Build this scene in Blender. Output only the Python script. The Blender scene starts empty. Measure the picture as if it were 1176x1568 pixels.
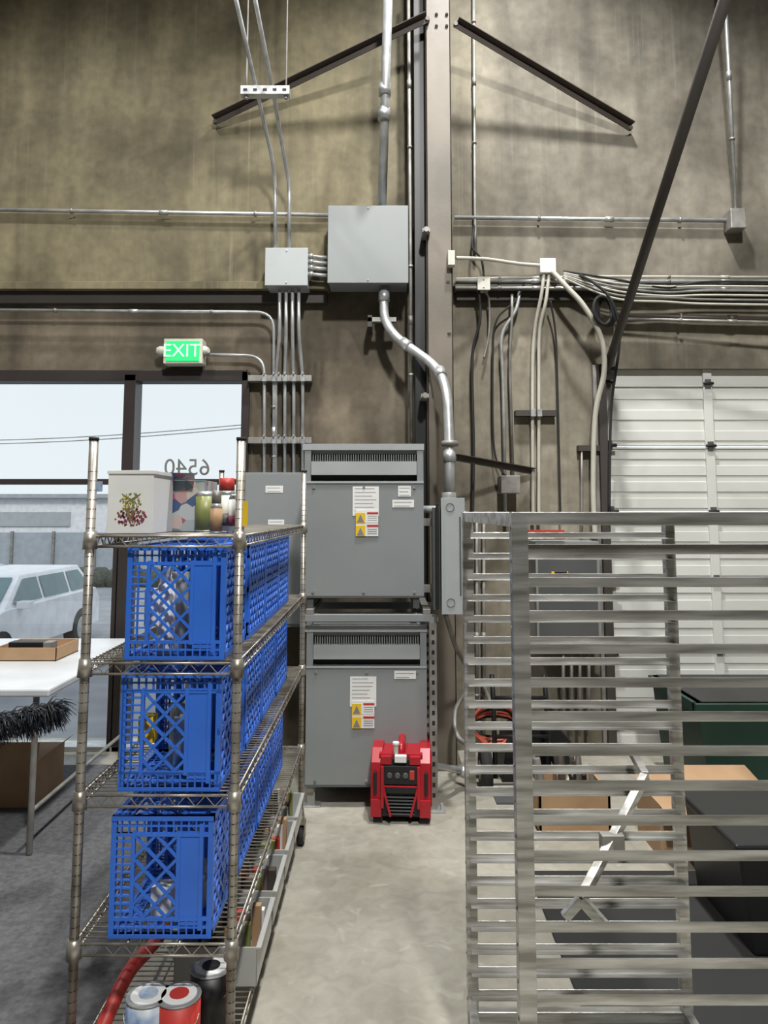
import bpy, math, random
from mathutils import Vector, Matrix
random.seed(7)
bpy.context.scene.view_settings.view_transform='Standard'
F=1202.0; H=1.55; PITCH=math.radians(6.0); HZ=800.0
PY0=HZ-F*math.tan(PITCH)
cp,sp=math.cos(PITCH),math.sin(PITCH)
def P(px,py,Y):
    x=(px-600)/F; v=(PY0-py)/F
    d=(x,cp-v*sp,sp+v*cp); t=Y/d[1]
    return Vector((d[0]*t,Y,H+d[2]*t))
def PZ(px,py,z):
    x=(px-600)/F; v=(PY0-py)/F
    d=(x,cp-v*sp,sp+v*cp); t=(z-H)/d[2]
    return Vector((d[0]*t,d[1]*t,z))
# ---------------------------------------------------------------- camera
cam=bpy.data.cameras.new('camera'); co=bpy.data.objects.new('camera',cam)
bpy.context.collection.objects.link(co); bpy.context.scene.camera=co
co.location=(0,0,H); co.rotation_euler=(math.pi/2+PITCH,0,0)
cam.sensor_fit='VERTICAL'; cam.sensor_height=36; cam.lens=F/1600*36
cam.shift_y=-(800-PY0)/1600; cam.clip_end=500; cam.clip_start=0.05
# ---------------------------------------------------------------- materials
def ramp2(nt,fac,c1,c2,p1=0.35,p2=0.65):
    r=nt.nodes.new('ShaderNodeValToRGB'); e=r.color_ramp.elements
    e[0].position=p1; e[0].color=(*c1,1); e[1].position=p2; e[1].color=(*c2,1)
    nt.links.new(fac,r.inputs[0]); return r.outputs[0]
def mat(name,c1,c2=None,rough=0.6,metal=0.0,scale=4.0,stretch=(1,1,1),bump=0.0,bscale=60,emit=None,es=0,spec=0.5):
    m=bpy.data.materials.new(name); m.use_nodes=True; nt=m.node_tree
    b=nt.nodes['Principled BSDF']; b.inputs['Roughness'].default_value=rough
    b.inputs['Metallic'].default_value=metal
    b.inputs['Specular IOR Level'].default_value=spec
    if c2 is None: c2=tuple(x*0.85 for x in c1)
    tc=nt.nodes.new('ShaderNodeTexCoord'); mp=nt.nodes.new('ShaderNodeMapping')
    mp.inputs['Scale'].default_value=stretch
    nt.links.new(tc.outputs['Object'],mp.inputs[0])
    n=nt.nodes.new('ShaderNodeTexNoise'); n.inputs['Scale'].default_value=scale; n.inputs['Detail'].default_value=6
    nt.links.new(mp.outputs[0],n.inputs['Vector'])
    nt.links.new(ramp2(nt,n.outputs['Fac'],c2,c1),b.inputs['Base Color'])
    if bump>0:
        n2=nt.nodes.new('ShaderNodeTexNoise'); n2.inputs['Scale'].default_value=bscale; n2.inputs['Detail'].default_value=4
        nt.links.new(mp.outputs[0],n2.inputs['Vector'])
        bp=nt.nodes.new('ShaderNodeBump'); bp.inputs['Strength'].default_value=bump; bp.inputs['Distance'].default_value=0.01
        nt.links.new(n2.outputs['Fac'],bp.inputs['Height']); nt.links.new(bp.outputs[0],b.inputs['Normal'])
    if emit:
        b.inputs['Emission Color'].default_value=(*emit,1); b.inputs['Emission Strength'].default_value=es
    return m
def mixc(nt,f,a,b,mode='MIX'):
    x=nt.nodes.new('ShaderNodeMix'); x.data_type='RGBA'; x.blend_type=mode
    if isinstance(f,float): x.inputs[0].default_value=f
    else: nt.links.new(f,x.inputs[0])
    for i,s in ((6,a),(7,b)):
        if isinstance(s,tuple): x.inputs[i].default_value=(*s,1)
        else: nt.links.new(s,x.inputs[i])
    return x.outputs[2]
def concrete_wall(name,cA,cB,dark):
    m=bpy.data.materials.new(name); m.use_nodes=True; nt=m.node_tree; b=nt.nodes['Principled BSDF']
    b.inputs['Roughness'].default_value=0.75; b.inputs['Specular IOR Level'].default_value=0.3
    tc=nt.nodes.new('ShaderNodeTexCoord')
    def N(st,sc,det=5,dist=0.0):
        mp=nt.nodes.new('ShaderNodeMapping'); mp.inputs['Scale'].default_value=st
        nt.links.new(tc.outputs['Object'],mp.inputs[0])
        n=nt.nodes.new('ShaderNodeTexNoise'); n.inputs['Scale'].default_value=sc; n.inputs['Detail'].default_value=det; n.inputs['Distortion'].default_value=dist
        nt.links.new(mp.outputs[0],n.inputs['Vector']); return n.outputs['Fac']
    # hue changes from olive (left) to grey (right)
    sx=nt.nodes.new('ShaderNodeSeparateXYZ'); nt.links.new(tc.outputs['Object'],sx.inputs[0])
    mr=nt.nodes.new('ShaderNodeMapRange'); mr.inputs[1].default_value=-0.2; mr.inputs[2].default_value=0.9
    nt.links.new(sx.outputs[0],mr.inputs[0])
    base=mixc(nt,mr.outputs[0],cA,cB)
    c=mixc(nt,0.6,base,ramp2(nt,N((3,3,0.5),1.3,6,.8),(0.45,0.43,0.4),(1.25,1.22,1.18),0.3,0.7),'MULTIPLY')
    c=mixc(nt,0.85,c,ramp2(nt,N((1,1,0.8),1.5,8,0.6),(0.45,0.43,0.40),(1.35,1.32,1.27),0.3,0.7),'MULTIPLY')
    c=mixc(nt,0.6,c,ramp2(nt,N((1,1,1),14,8,0.2),(0.7,0.7,0.7),(1.22,1.22,1.22),0.3,0.7),'MULTIPLY')
    # thin pale and dark runs, only in patches
    patch=ramp2(nt,N((1,1,.6),1.1,3),(0,0,0),(1,1,1),.45,.62)
    runs=mixc(nt,1.0,ramp2(nt,N((26,26,0.5),1.6,5,.3),(0,0,0),(0.4,0.4,0.4),0.58,0.75),patch,'MULTIPLY')
    c=mixc(nt,runs,c,mixc(nt,mr.outputs[0],(0.28,0.25,0.18),(0.36,0.34,0.30)))
    runs2=mixc(nt,1.0,ramp2(nt,N((16,16,0.4),2.3,6,.3),(0,0,0),(0.45,0.45,0.45),0.56,0.78),patch,'MULTIPLY')
    c=mixc(nt,runs2,c,dark)
    nt.links.new(c,b.inputs['Base Color'])
    bp=nt.nodes.new('ShaderNodeBump'); bp.inputs['Strength'].default_value=0.25; bp.inputs['Distance'].default_value=0.01
    nt.links.new(N((2,2,1),8,8),bp.inputs['Height']); nt.links.new(bp.outputs[0],b.inputs['Normal'])
    return m
M_wall=concrete_wall('stained_concrete',(0.185,0.165,0.105),(0.205,0.192,0.162),(0.075,0.065,0.048))
M_wall2=concrete_wall('concrete_low',(0.15,0.128,0.096),(0.26,0.24,0.195),(0.075,0.066,0.05))
M_plain=mat('painted_block',(0.35,0.34,0.31),rough=0.8)
M_ceil=mat('ceiling_deck',(0.35,0.35,0.34),rough=0.8)
# floor
def floor_mat():
    m=bpy.data.materials.new('polished_concrete'); m.use_nodes=True; nt=m.node_tree; b=nt.nodes['Principled BSDF']
    tc=nt.nodes.new('ShaderNodeTexCoord')
    def N(sc,det=6,dist=0.0):
        n=nt.nodes.new('ShaderNodeTexNoise'); n.inputs['Scale'].default_value=sc; n.inputs['Detail'].default_value=det; n.inputs['Distortion'].default_value=dist
        nt.links.new(tc.outputs['Object'],n.inputs['Vector']); return n.outputs['Fac']
    c=ramp2(nt,N(1.6,8,0.3),(0.28,0.262,0.215),(0.42,0.40,0.345),0.3,0.7)
    c=mixc(nt,0.5,c,ramp2(nt,N(14,8,1.0),(0.75,0.74,0.70),(1.12,1.12,1.1),0.35,0.65),'MULTIPLY')
    c=mixc(nt,ramp2(nt,N(4,3,2.5),(0,0,0),(0.35,0.35,0.35),0.64,0.72),c,(0.55,0.53,0.47))
    c=mixc(nt,ramp2(nt,N(22,2),(0,0,0),(0.6,0.6,0.6),0.74,0.78),c,(0.12,0.11,0.1))
    nt.links.new(c,b.inputs['Base Color'])
    nt.links.new(ramp2(nt,N(5,4),(0.35,)*3,(0.6,)*3),b.inputs['Roughness'])
    return m
M_floor=floor_mat()
M_mat=mat('carpet_grey',(0.115,0.115,0.12),(0.07,0.07,0.075),rough=0.95,scale=45,bump=0.35,bscale=200)
M_bronze=mat('dark_bronze_frame',(0.035,0.028,0.026),rough=0.4)
M_beam=mat('painted_steel_dark',(0.05,0.042,0.035),rough=0.6)
M_black=mat('black_plastic',(0.012,0.012,0.013),rough=0.45)
M_rubber=mat('black_rubber',(0.02,0.02,0.02),rough=0.8)
M_pillar=mat('steel_column_tan',(0.19,0.16,0.125),(0.115,0.098,0.075),rough=0.5,scale=2.5,stretch=(1,1,0.8),bump=0.05)
M_galv=mat('galvanized',(0.56,0.57,0.57),(0.38,0.39,0.39),rough=0.4,metal=0.55,scale=12)
M_galvd=mat('galvanized_dull',(0.33,0.32,0.30),(0.2,0.19,0.17),rough=0.5,metal=0.4,scale=10)
M_alu=mat('aluminium',(0.70,0.695,0.67),(0.30,0.29,0.265),rough=0.33,metal=0.7,scale=4,stretch=(1.2,6,14),bump=0.05)
M_grey=mat('enclosure_grey',(0.25,0.265,0.265),(0.225,0.24,0.24),rough=0.45,scale=2)
M_greyd=mat('enclosure_grey_dark',(0.09,0.095,0.095),rough=0.5)
M_greyl=mat('enclosure_grey_light',(0.38,0.40,0.40),(0.34,0.355,0.355),rough=0.45)
M_white=mat('white_label',(0.78,0.78,0.76),(0.72,0.72,0.70),rough=0.6)
M_ink=mat('label_ink',(0.22,0.22,0.23),rough=0.7)
M_yellow=mat('label_yellow',(0.85,0.55,0.02),rough=0.5)
M_redlab=mat('label_red',(0.50,0.04,0.03),rough=0.5)
M_door=mat('garage_door_white',(0.70,0.70,0.66),(0.62,0.62,0.58),rough=0.5,scale=2)
M_blue=mat('crate_blue_plastic',(0.04,0.18,0.74),(0.032,0.145,0.62),rough=0.38,scale=5)
M_chrome=mat('shelf_wire_metal',(0.50,0.47,0.42),(0.24,0.21,0.17),rough=0.35,metal=0.65,scale=14)
M_red=mat('generator_red',(0.42,0.008,0.02),(0.36,0.008,0.016),rough=0.3)
M_card=mat('cardboard',(0.42,0.27,0.15),(0.36,0.22,0.12),rough=0.85,scale=6)
M_green=mat('bin_green',(0.008,0.04,0.026),rough=0.5)
M_exit=mat('exit_green',(0.02,0.6,0.12),emit=(0.01,0.85,0.16),es=1.0)
M_exitl=mat('exit_letters',(0.5,0.9,0.5),emit=(0.30,0.95,0.45),es=1.0)
M_ivory=mat('ivory_plastic',(0.62,0.60,0.52),rough=0.45)
M_cable=mat('white_cable',(0.55,0.53,0.45),(0.42,0.40,0.34),rough=0.5)
M_brown=mat('brown_pipe',(0.065,0.05,0.04),rough=0.5)
M_orange=mat('orange_cord',(0.50,0.09,0.05),rough=0.5)
M_olive=mat('olive_can',(0.25,0.27,0.08),rough=0.4)
M_maroon=mat('maroon_print',(0.25,0.05,0.09),rough=0.6)
M_leaf=mat('leaf_print',(0.22,0.23,0.06),rough=0.6)
M_asph=mat('asphalt',(0.30,0.30,0.31),(0.24,0.24,0.25),rough=0.9,scale=2)
M_bld=mat('street_building_white',(0.75,0.75,0.75),rough=0.8)
M_blda=mat('street_building_grey',(0.36,0.39,0.42),rough=0.8)
M_hedge=mat('hedge',(0.10,0.11,0.08),(0.05,0.05,0.04),rough=0.9,scale=12)
M_car=mat('car_white',(0.82,0.83,0.85),rough=0.25)
M_cars=mat('car_silver',(0.45,0.47,0.5),rough=0.25,metal=0.4)
M_carg=mat('car_glass',(0.12,0.20,0.21),rough=0.1)
M_table=mat('white_laminate',(0.62,0.64,0.66),rough=0.35)
M_bluecan=mat('blue_label',(0.04,0.16,0.42),(0.5,0.55,0.6),rough=0.4,scale=18)
M_clear=mat('clear_bin_plastic',(0.45,0.45,0.43),rough=0.3)
M_duster=mat('duster_fibre',(0.02,0.025,0.035),rough=0.95)
def photo_mat():
    m=bpy.data.materials.new('printed_carton'); m.use_nodes=True; nt=m.node_tree; b=nt.nodes['Principled BSDF']
    tc=nt.nodes.new('ShaderNodeTexCoord'); v=nt.nodes.new('ShaderNodeTexVoronoi'); v.inputs['Scale'].default_value=26
    nt.links.new(tc.outputs['Object'],v.inputs['Vector'])
    r=nt.nodes.new('ShaderNodeValToRGB'); e=r.color_ramp.elements
    e[0].color=(0.05,0.09,0.2,1); e[1].color=(0.4,0.1,0.15,1); e[1].position=0.85
    for p,c in ((0.3,(0.5,0.52,0.5,1)),(0.5,(0.12,0.2,0.22,1)),(0.65,(0.55,0.5,0.42,1))):
        k=r.color_ramp.elements.new(p); k.color=c
    s=nt.nodes.new('ShaderNodeSeparateColor'); nt.links.new(v.outputs['Color'],s.inputs[0])
    nt.links.new(s.outputs[0],r.inputs[0]); nt.links.new(r.outputs[0],b.inputs['Base Color']); b.inputs['Roughness'].default_value=0.4
    return m
M_photo=photo_mat()
def glass_mat():
    m=bpy.data.materials.new('window_glass'); m.use_nodes=True; nt=m.node_tree
    for n in list(nt.nodes): nt.nodes.remove(n)
    o=nt.nodes.new('ShaderNodeOutputMaterial'); t=nt.nodes.new('ShaderNodeBsdfTransparent'); g=nt.nodes.new('ShaderNodeBsdfGlossy')
    t.inputs[0].default_value=(0.97,0.99,0.99,1); g.inputs['Roughness'].default_value=0.02
    mx=nt.nodes.new('ShaderNodeMixShader'); mx.inputs[0].default_value=0.05
    nt.links.new(t.outputs[0],mx.inputs[1]); nt.links.new(g.outputs[0],mx.inputs[2]); nt.links.new(mx.outputs[0],o.inputs[0]); return m
M_glass=glass_mat()
# ---------------------------------------------------------------- mesh builder
class MB:
    def __init__(s,name): s.name=name; s.v=[]; s.f=[]; s.mi=[]; s.sm=[]; s.mats=[]
    def m(s,mt):
        if mt not in s.mats: s.mats.append(mt)
        return s.mats.index(mt)
    def add(s,vs,fs,mt,smooth=False):
        o=len(s.v); s.v+= [tuple(x) for x in vs]; k=s.m(mt)
        for f in fs: s.f.append(tuple(i+o for i in f)); s.mi.append(k); s.sm.append(smooth)
    def box(s,x0,x1,y0,y1,z0,z1,mt):
        if x0>x1:x0,x1=x1,x0
        if y0>y1:y0,y1=y1,y0
        if z0>z1:z0,z1=z1,z0
        vs=[(x,y,z) for z in (z0,z1) for y in (y0,y1) for x in (x0,x1)]
        s.add(vs,[(0,2,3,1),(4,5,7,6),(0,1,5,4),(2,6,7,3),(0,4,6,2),(1,3,7,5)],mt)
    def pbox(s,px0,py0,px1,py1,Y,depth,mt):
        a=P(px0,py0,Y); b=P(px1,py1,Y)
        xa=P(px0,(py0+py1)/2,Y).x; xb=P(px1,(py0+py1)/2,Y).x
        s.box(xa,xb,Y,Y+depth,b.z,a.z,mt)
    def beam(s,a,b,w,h,mt,up=(0,0,1)):
        a=Vector(a);b=Vector(b); d=(b-a).normalized(); u=Vector(up)
        r=d.cross(u)
        if r.length<1e-4: r=d.cross(Vector((0,1,0)))
        r.normalize(); u=r.cross(d).normalized()
        vs=[]
        for p in (a,b):
            for i,j in ((-1,-1),(1,-1),(1,1),(-1,1)): vs.append(p+r*(w/2*i)+u*(h/2*j))
        s.add(vs,[(0,3,2,1),(4,5,6,7),(0,1,5,4),(1,2,6,5),(2,3,7,6),(3,0,4,7)],mt)
    def tube(s,pts,r,mt,seg=10,closed=False):
        pts=[Vector(p) for p in pts]; n=len(pts); rs=r if isinstance(r,(list,tuple)) else [r]*n
        T=[]
        for i in range(n):
            if closed: d=pts[(i+1)%n]-pts[i-1]
            else: d=pts[min(i+1,n-1)]-pts[max(i-1,0)]
            T.append(d.normalized())
        u=Vector((0,0,1)) if abs(T[0].z)<0.9 else Vector((0,1,0))
        u=(u-T[0]*u.dot(T[0])).normalized(); vs=[]
        for i in range(n):
            u=(u-T[i]*u.dot(T[i])).normalized(); w=T[i].cross(u)
            for k in range(seg):
                a=2*math.pi*k/seg; vs.append(pts[i]+(u*math.cos(a)+w*math.sin(a))*rs[i])
        fs=[]
        for i in range(n if closed else n-1):
            j=(i+1)%n
            for k in range(seg):
                l=(k+1)%seg; fs.append((i*seg+k,i*seg+l,j*seg+l,j*seg+k))
        s.add(vs,fs,mt,True)
        if not closed:
            o=len(s.v)-len(vs)
            s.f.append(tuple(o+k for k in reversed(range(seg)))); s.mi.append(s.m(mt)); s.sm.append(False)
            s.f.append(tuple(o+(n-1)*seg+k for k in range(seg))); s.mi.append(s.m(mt)); s.sm.append(False)
    def prism(s,poly,fn,d0,d1,mt):
        n=len(poly); vs=[fn(a,b,d0) for a,b in poly]+[fn(a,b,d1) for a,b in poly]
        fs=[tuple(range(n))[::-1],tuple(range(n,2*n))]+[(i,(i+1)%n,n+(i+1)%n,n+i) for i in range(n)]
        s.add(vs,fs,mt)
    def mesh(s):
        me=bpy.data.meshes.new(s.name); me.from_pydata(s.v,[],s.f)
        for mt in s.mats: me.materials.append(mt)
        me.polygons.foreach_set('material_index',s.mi); me.polygons.foreach_set('use_smooth',s.sm)
        me.validate(); me.update()
        import bmesh
        bm=bmesh.new(); bm.from_mesh(me); bmesh.ops.recalc_face_normals(bm,faces=bm.faces); bm.to_mesh(me); bm.free()
        return me
    def done(s,bevel=0.0,loc=None,rot=None,origin=None):
        if origin is not None:
            s.v=[(a-origin[0],b-origin[1],c-origin[2]) for a,b,c in s.v]
        o=bpy.data.objects.new(s.name,s.mesh()); bpy.context.collection.objects.link(o)
        if origin is not None: o.location=origin
        if loc: o.location=loc
        if rot: o.rotation_euler=rot
        if bevel: addbev(o,bevel)
        return o
def addbev(o,b):
    m=o.modifiers.new('bevel','BEVEL'); m.width=b; m.segments=2; m.limit_method='ANGLE'; m.angle_limit=math.radians(50); m.harden_normals=False
def fil(pts,r=0.12,n=6):
    pts=[Vector(p) for p in pts]; out=[pts[0]]
    for i in range(1,len(pts)-1):
        a,b,c=pts[i-1],pts[i],pts[i+1]; d1=(a-b); d2=(c-b); k=min(r,d1.length*0.48,d2.length*0.48)
        s=b+d1.normalized()*k; e=b+d2.normalized()*k
        for j in range(n+1):
            t=j/n; out.append(s*(1-t)**2+b*2*t*(1-t)+e*t*t)
    out.append(pts[-1]); return out
def cat(pts,n=8):
    pts=[Vector(p) for p in pts]; q=[pts[0]]+pts+[pts[-1]]; out=[]
    for i in range(1,len(q)-2):
        a,b,c,d=q[i-1:i+3]
        for j in range(n):
            t=j/n; out.append(0.5*((2*b)+(c-a)*t+(2*a-5*b+4*c-d)*t*t+(3*b-a-3*c+d)*t**3))
    out.append(pts[-1]); return out
def text(name,body,size,loc,rot,mt,ext=0.001,parent=None):
    c=bpy.data.curves.new(name,'FONT'); c.body=body; c.size=size; c.extrude=ext; c.align_x='CENTER'; c.align_y='CENTER'
    o=bpy.data.objects.new(name+'_c',c); bpy.context.collection.objects.link(o)
    dg=bpy.context.evaluated_depsgraph_get(); me=bpy.data.meshes.new_from_object(o.evaluated_get(dg))
    bpy.data.objects.remove(o); me.materials.clear(); me.materials.append(mt)
    o=bpy.data.objects.new(name,me); bpy.context.collection.objects.link(o); o.location=loc; o.rotation_euler=rot
    if parent:
        o.parent=parent; o.matrix_parent_inverse=Matrix.Translation(parent.location).inverted()
    return o
# ---------------------------------------------------------------- room shell
YU=5.16; YL=5.22
LEDGE=P(300,447,YU).z
wx=P(386,700,YL).x; wtop=P(300,586,YL).z; dxl=P(950,800,YL).x; dtop=P(1000,576,YL).z
XL,XR,YB,ZC=-4.6,4.6,-4.0,7.6
w=MB('wall_back')
w.box(XL,XR,YU,5.5,LEDGE,ZC,M_wall)
w.box(XL,wx,YL,5.5,wtop,LEDGE,M_wall2)
w.box(wx,dxl,YL,5.5,0,LEDGE,M_wall2)
w.box(dxl,XR,YL,5.5,dtop,LEDGE,M_wall2)
w.done()
for nm,b in (('wall_left',(XL-.2,XL,YB,5.5,0,ZC)),('wall_right',(XR,XR+.2,YB,5.5,0,ZC)),('wall_front',(XL,XR,YB-.2,YB,0,ZC))):
    q=MB(nm); q.box(*b,M_plain); q.done()
q=MB('floor'); q.box(XL-.2,XR+.2,YB-.2,5.5,-.2,0,M_floor); q.done()
q=MB('ceiling'); q.box(XL-.2,XR+.2,YB-.2,5.5,ZC,ZC+.2,M_ceil); q.done()
# ledge trim
q=MB('trim_1'); q.box(XL,P(515,450,YU).x,YU-.05,YL,LEDGE-.035,LEDGE+.02,M_wall)
q.box(P(710,450,YU).x,XR,YU-.05,YL,LEDGE-.035,LEDGE+.02,M_wall)
q.box(XL,P(512,470,YL).x,YU+.0,YL,LEDGE-.12,LEDGE-.036,M_beam)
q.box(P(712,470,YL).x,XR,YU+.0,YL,LEDGE-.10,LEDGE-.036,M_beam)
q.done(0.004)
# window
q=MB('window_1')
y0=YL-.03; y1=YL+.12
def fr(px0,px1,z0,z1,yy0=y0,yy1=y1): q.box(P(px0,750,YL).x,P(px1,750,YL).x,yy0,yy1,z0,z1,M_bronze)
fr(376,388,0,wtop+.02); fr(191,209,0,wtop)
q.box(XL,wx,y0,y1,wtop-.045,wtop+.03,M_bronze)
zr=P(200,752,YL).z; q.box(XL,wx,y0,y1,zr-.02,zr+.015,M_bronze)
q.box(XL,wx,y0,y1,0,.03,M_galv)
fr(183,189,0,zr-.02)
q.box(XL,XL+.06,y0,y1,0,wtop,M_bronze)
q.box(XL,wx,YL+.05,YL+.055,.03,wtop-.04,M_glass)
q.done(0.003)
# garage door
d=MB('door_1')
rows=[P(1000,y,YL+.05).z for y in (578,600,697,799,905,1015,1122)]
rows=[dtop+.02]+rows[1:]+[rows[-1]-(rows[-2]-rows[-1])*1.0, 0.0]
rows=sorted(set(rows),reverse=True)
for i in range(len(rows)-1):
    zt,zb=rows[i],rows[i+1]
    if zt-zb<.03: continue
    d.box(dxl-.04,XR,YL+.06,YL+.10,zb+.004,zt-.004,M_door)
    # pressed ribs
    n=max(2,int((zt-zb)/.11))
    for k in range(n):
        zc=zb+(zt-zb)*(k+.5)/n
        d.box(dxl-.03,XR,YL+.054,YL+.06,zc-.035,zc+.035,M_door)
    d.box(dxl-.03,XR,YL+.045,YL+.06,zt-.02,zt-.006,M_door)
for px in (1118,1290):
    x=P(px,800,YL).x
    d.box(x-.03,x+.03,YL+.035,YL+.058,0.02,dtop,M_door)
    for z in rows[1:-1]:
        d.box(x-.02,x+.02,YL+.02,YL+.034,z-.03,z+.03,M_greyd); d.tube([(x-.035,YL+.02,z),(x+.035,YL+.02,z)],.01,M_black,8)
for z in rows[1:-1]:
    x=dxl+.02
    d.box(x-.02,x+.025,YL+.0,YL+.05,z-.035,z+.035,M_greyd); d.tube([(x-.04,YL-.01,z),(x+.05,YL-.01,z)],.012,M_black,8)
d.done(0.003)
q=MB('door_track'); q.box(dxl-.06,dxl-.005,YL-.07,YL,0,dtop+.02,M_beam); q.box(dxl-.085,dxl-.06,YL-.035,YL,0,dtop+.02,M_galvd); q.done(.002)
# ---------------------------------------------------------------- column + braces
YC=4.86
cx0=P(668,600,YC).x; cx1=P(709,600,YC).x
q=MB('steel_column'); q.box(cx0,cx1,YC,YC+.012,0,ZC,M_pillar)
q.box(cx0,cx0+.012,YC,YU,0,ZC,M_pillar); q.box(cx1-.012,cx1,YC,YU,0,ZC,M_pillar); q.box(cx0-.03,cx1+.03,YC-.05,YU,0,.02,M_pillar)
for k,(px,py) in enumerate(((700,440),(702,520))):
    q.tube([P(px,py,YC-.01),P(px,py,YC+.01)],.012,M_pillar,8)
for px,py in ((682,22),(698,22),(682,40),(698,40)): q.tube([P(px,py,YC-.012),P(px,py,YC+.01)],.012,M_pillar,6)
q.done(.004)
q=MB('column_dark_strip'); 
q.box(P(646,300,YU).x,cx0-.0,YC+.10,YU,0.6,ZC,M_black); q.done()  # black strip filling the dark gap left of the column
def brace(name,a,b,wd,mt,shadow=None):
    q=MB(name); q.beam(a,b,.006,wd,mt); d=(b-a).normalized()
    n=Vector((0,-1,0)); up=Vector((0,0,1)) if abs(d.z)<.9 else Vector((1,0,0))
    r=d.cross(up).normalized(); u=r.cross(d).normalized()
    q.beam(a+r*(wd/2)*(-1 if r.y>0 else 1)+u*wd/2,b+r*(wd/2)*(-1 if r.y>0 else 1)+u*wd/2,wd,.006,mt)
    for p in (a,b): q.tube([p+Vector((0,-.012,0)),p+Vector((0,.02,0))],.016,mt,6)
    return q.done(.001)
brace('angle_brace',P(712,38,4.84),P(985,200,5.12),.05,M_brown)
brace('angle_brace',P(668,30,4.84),P(336,190,5.12),.05,M_brown)
q=MB('sway_brace_pipe')
a=P(948,578,5.16); b=P(1152,-60,2.9)
q.tube([a,b],.028,M_beam,14); q.tube([a+(b-a)*.995*0+Vector((0,.06,0)),a],.03,M_beam,8)
q.box(a.x-.05,a.x+.05,a.y,a.y+.06,a.z-.06,a.z+.03,M_galvd); q.tube([a+Vector((-.05,-.02,0)),a+Vector((.05,-.02,0))],.022,M_black,8); q.done()
# ---------------------------------------------------------------- conduits
def conduit(name,pts,r,mt=M_galv,rad=.12,couple=True,smooth=False):
    q=MB(name); pp=cat(pts) if smooth else fil(pts,rad); q.tube(pp,r,mt,10)
    if couple:
        for i in range(len(pts)-1):
            a,b=Vector(pts[i]),Vector(pts[i+1]); L=(b-a).length
            if L>.6:
                c=a+(b-a)*.55; dd=(b-a).normalized()
                q.tube([c-dd*.03,c+dd*.03],r*1.3,mt,10)
                for t in (.3,.8):
                    c=a+(b-a)*t; q.tube([c-dd*.008,c+dd*.008],r*1.45,M_galvd,10)
    return q.done()
Yc=5.12
conduit('wall_conduit',[P(-60,327,Yc),P(514,336,Yc)],.013)
conduit('wall_conduit',[P(710,340,Yc),P(1150,345,Yc)],.015)
conduit('wall_conduit',[P(1150,335,Yc),P(1130,-60,4.9)],.013)
conduit('wall_conduit',[P(743,395,Yc),P(742,340,Yc),P(740,-40,Yc)],.011,M_galvd)
conduit('wall_conduit',[P(643,690,5.0),P(641,350,5.0),P(638,-40,5.0)],.012,M_galvd)
conduit('wall_conduit',[P(-60,484,Yc),P(428,488,Yc),P(428,590,5.15),P(428,745,5.15)],.011)
conduit('wall_conduit',[P(318,554,5.15),P(413,556,5.15),P(413,620,5.15),P(413,745,5.15)],.011)
for i,x in enumerate((437,447,457,467)):
    conduit('drop_conduit',[P(x,452,5.02),P(x,520,5.04),P(x+(i-1.5)*4,590,5.15),P(x+(i-1.5)*4,745,5.15)],.0115,rad=.08,couple=False)
q=MB('strut_channel')
for y in (591,688):
    a=P(388,y,5.14);b=P(487,y,5.14); q.box(a.x,b.x,5.13,5.215,a.z-.02,a.z+.02,M_galvd)
    for x in (413,428,436,445,459,473):
        p=P(x,y,5.12); q.box(p.x-.016,p.x+.016,5.11,5.13,p.z-.022,p.z+.022,M_galv)
        q.tube([(p.x,5.09,p.z+.03),(p.x,5.13,p.z+.03)],.006,M_galv,6)
q.done(.001)
# upper hanging conduits
for (xa,xb,x0,x1) in ((430,428,403,362),(452,447,428,393)):
    conduit('hanging_conduit',[P(xa,390,5.0),P(xa,288,5.0),P(xb-2,250,4.9),P(x0,150,4.6),P(x1,-30,4.0)],.0125,rad=.12,couple=False)
q=MB('strut_trapeze')
a=P(377,144,4.55);b=P(453,143,4.55)
q.box(a.x,b.x,4.52,4.58,a.z-.028,a.z+.028,M_galv)
for i in range(5):
    x=a.x+(b.x-a.x)*(i+.5)/5; q.box(x-.012,x+.012,4.515,4.525,a.z-.006,a.z+.006,M_black)
for x in (385,447):
    p=P(x,144,4.55); q.tube([(p.x,4.55,p.z-.05),(p.x,4.55,ZC)],.006,M_galvd,6); q.tube([(p.x,4.55,p.z-.045),(p.x,4.55,p.z-.032)],.014,M_galv,6)
q.done(.001)
# main pipe from ceiling to large box
q=MB('main_conduit')
q.tube([P(608,-60,4.5),P(601,180,4.72),P(597,322,4.98)],.030,M_galv,14)
for (x,y,Y) in ((601,140,4.69),(600,178,4.72)):
    p=P(x,y,Y); q.tube([p+Vector((0,0,.04)),p-Vector((0,0,.04))],.040,M_galv,14)
q.done()
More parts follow.
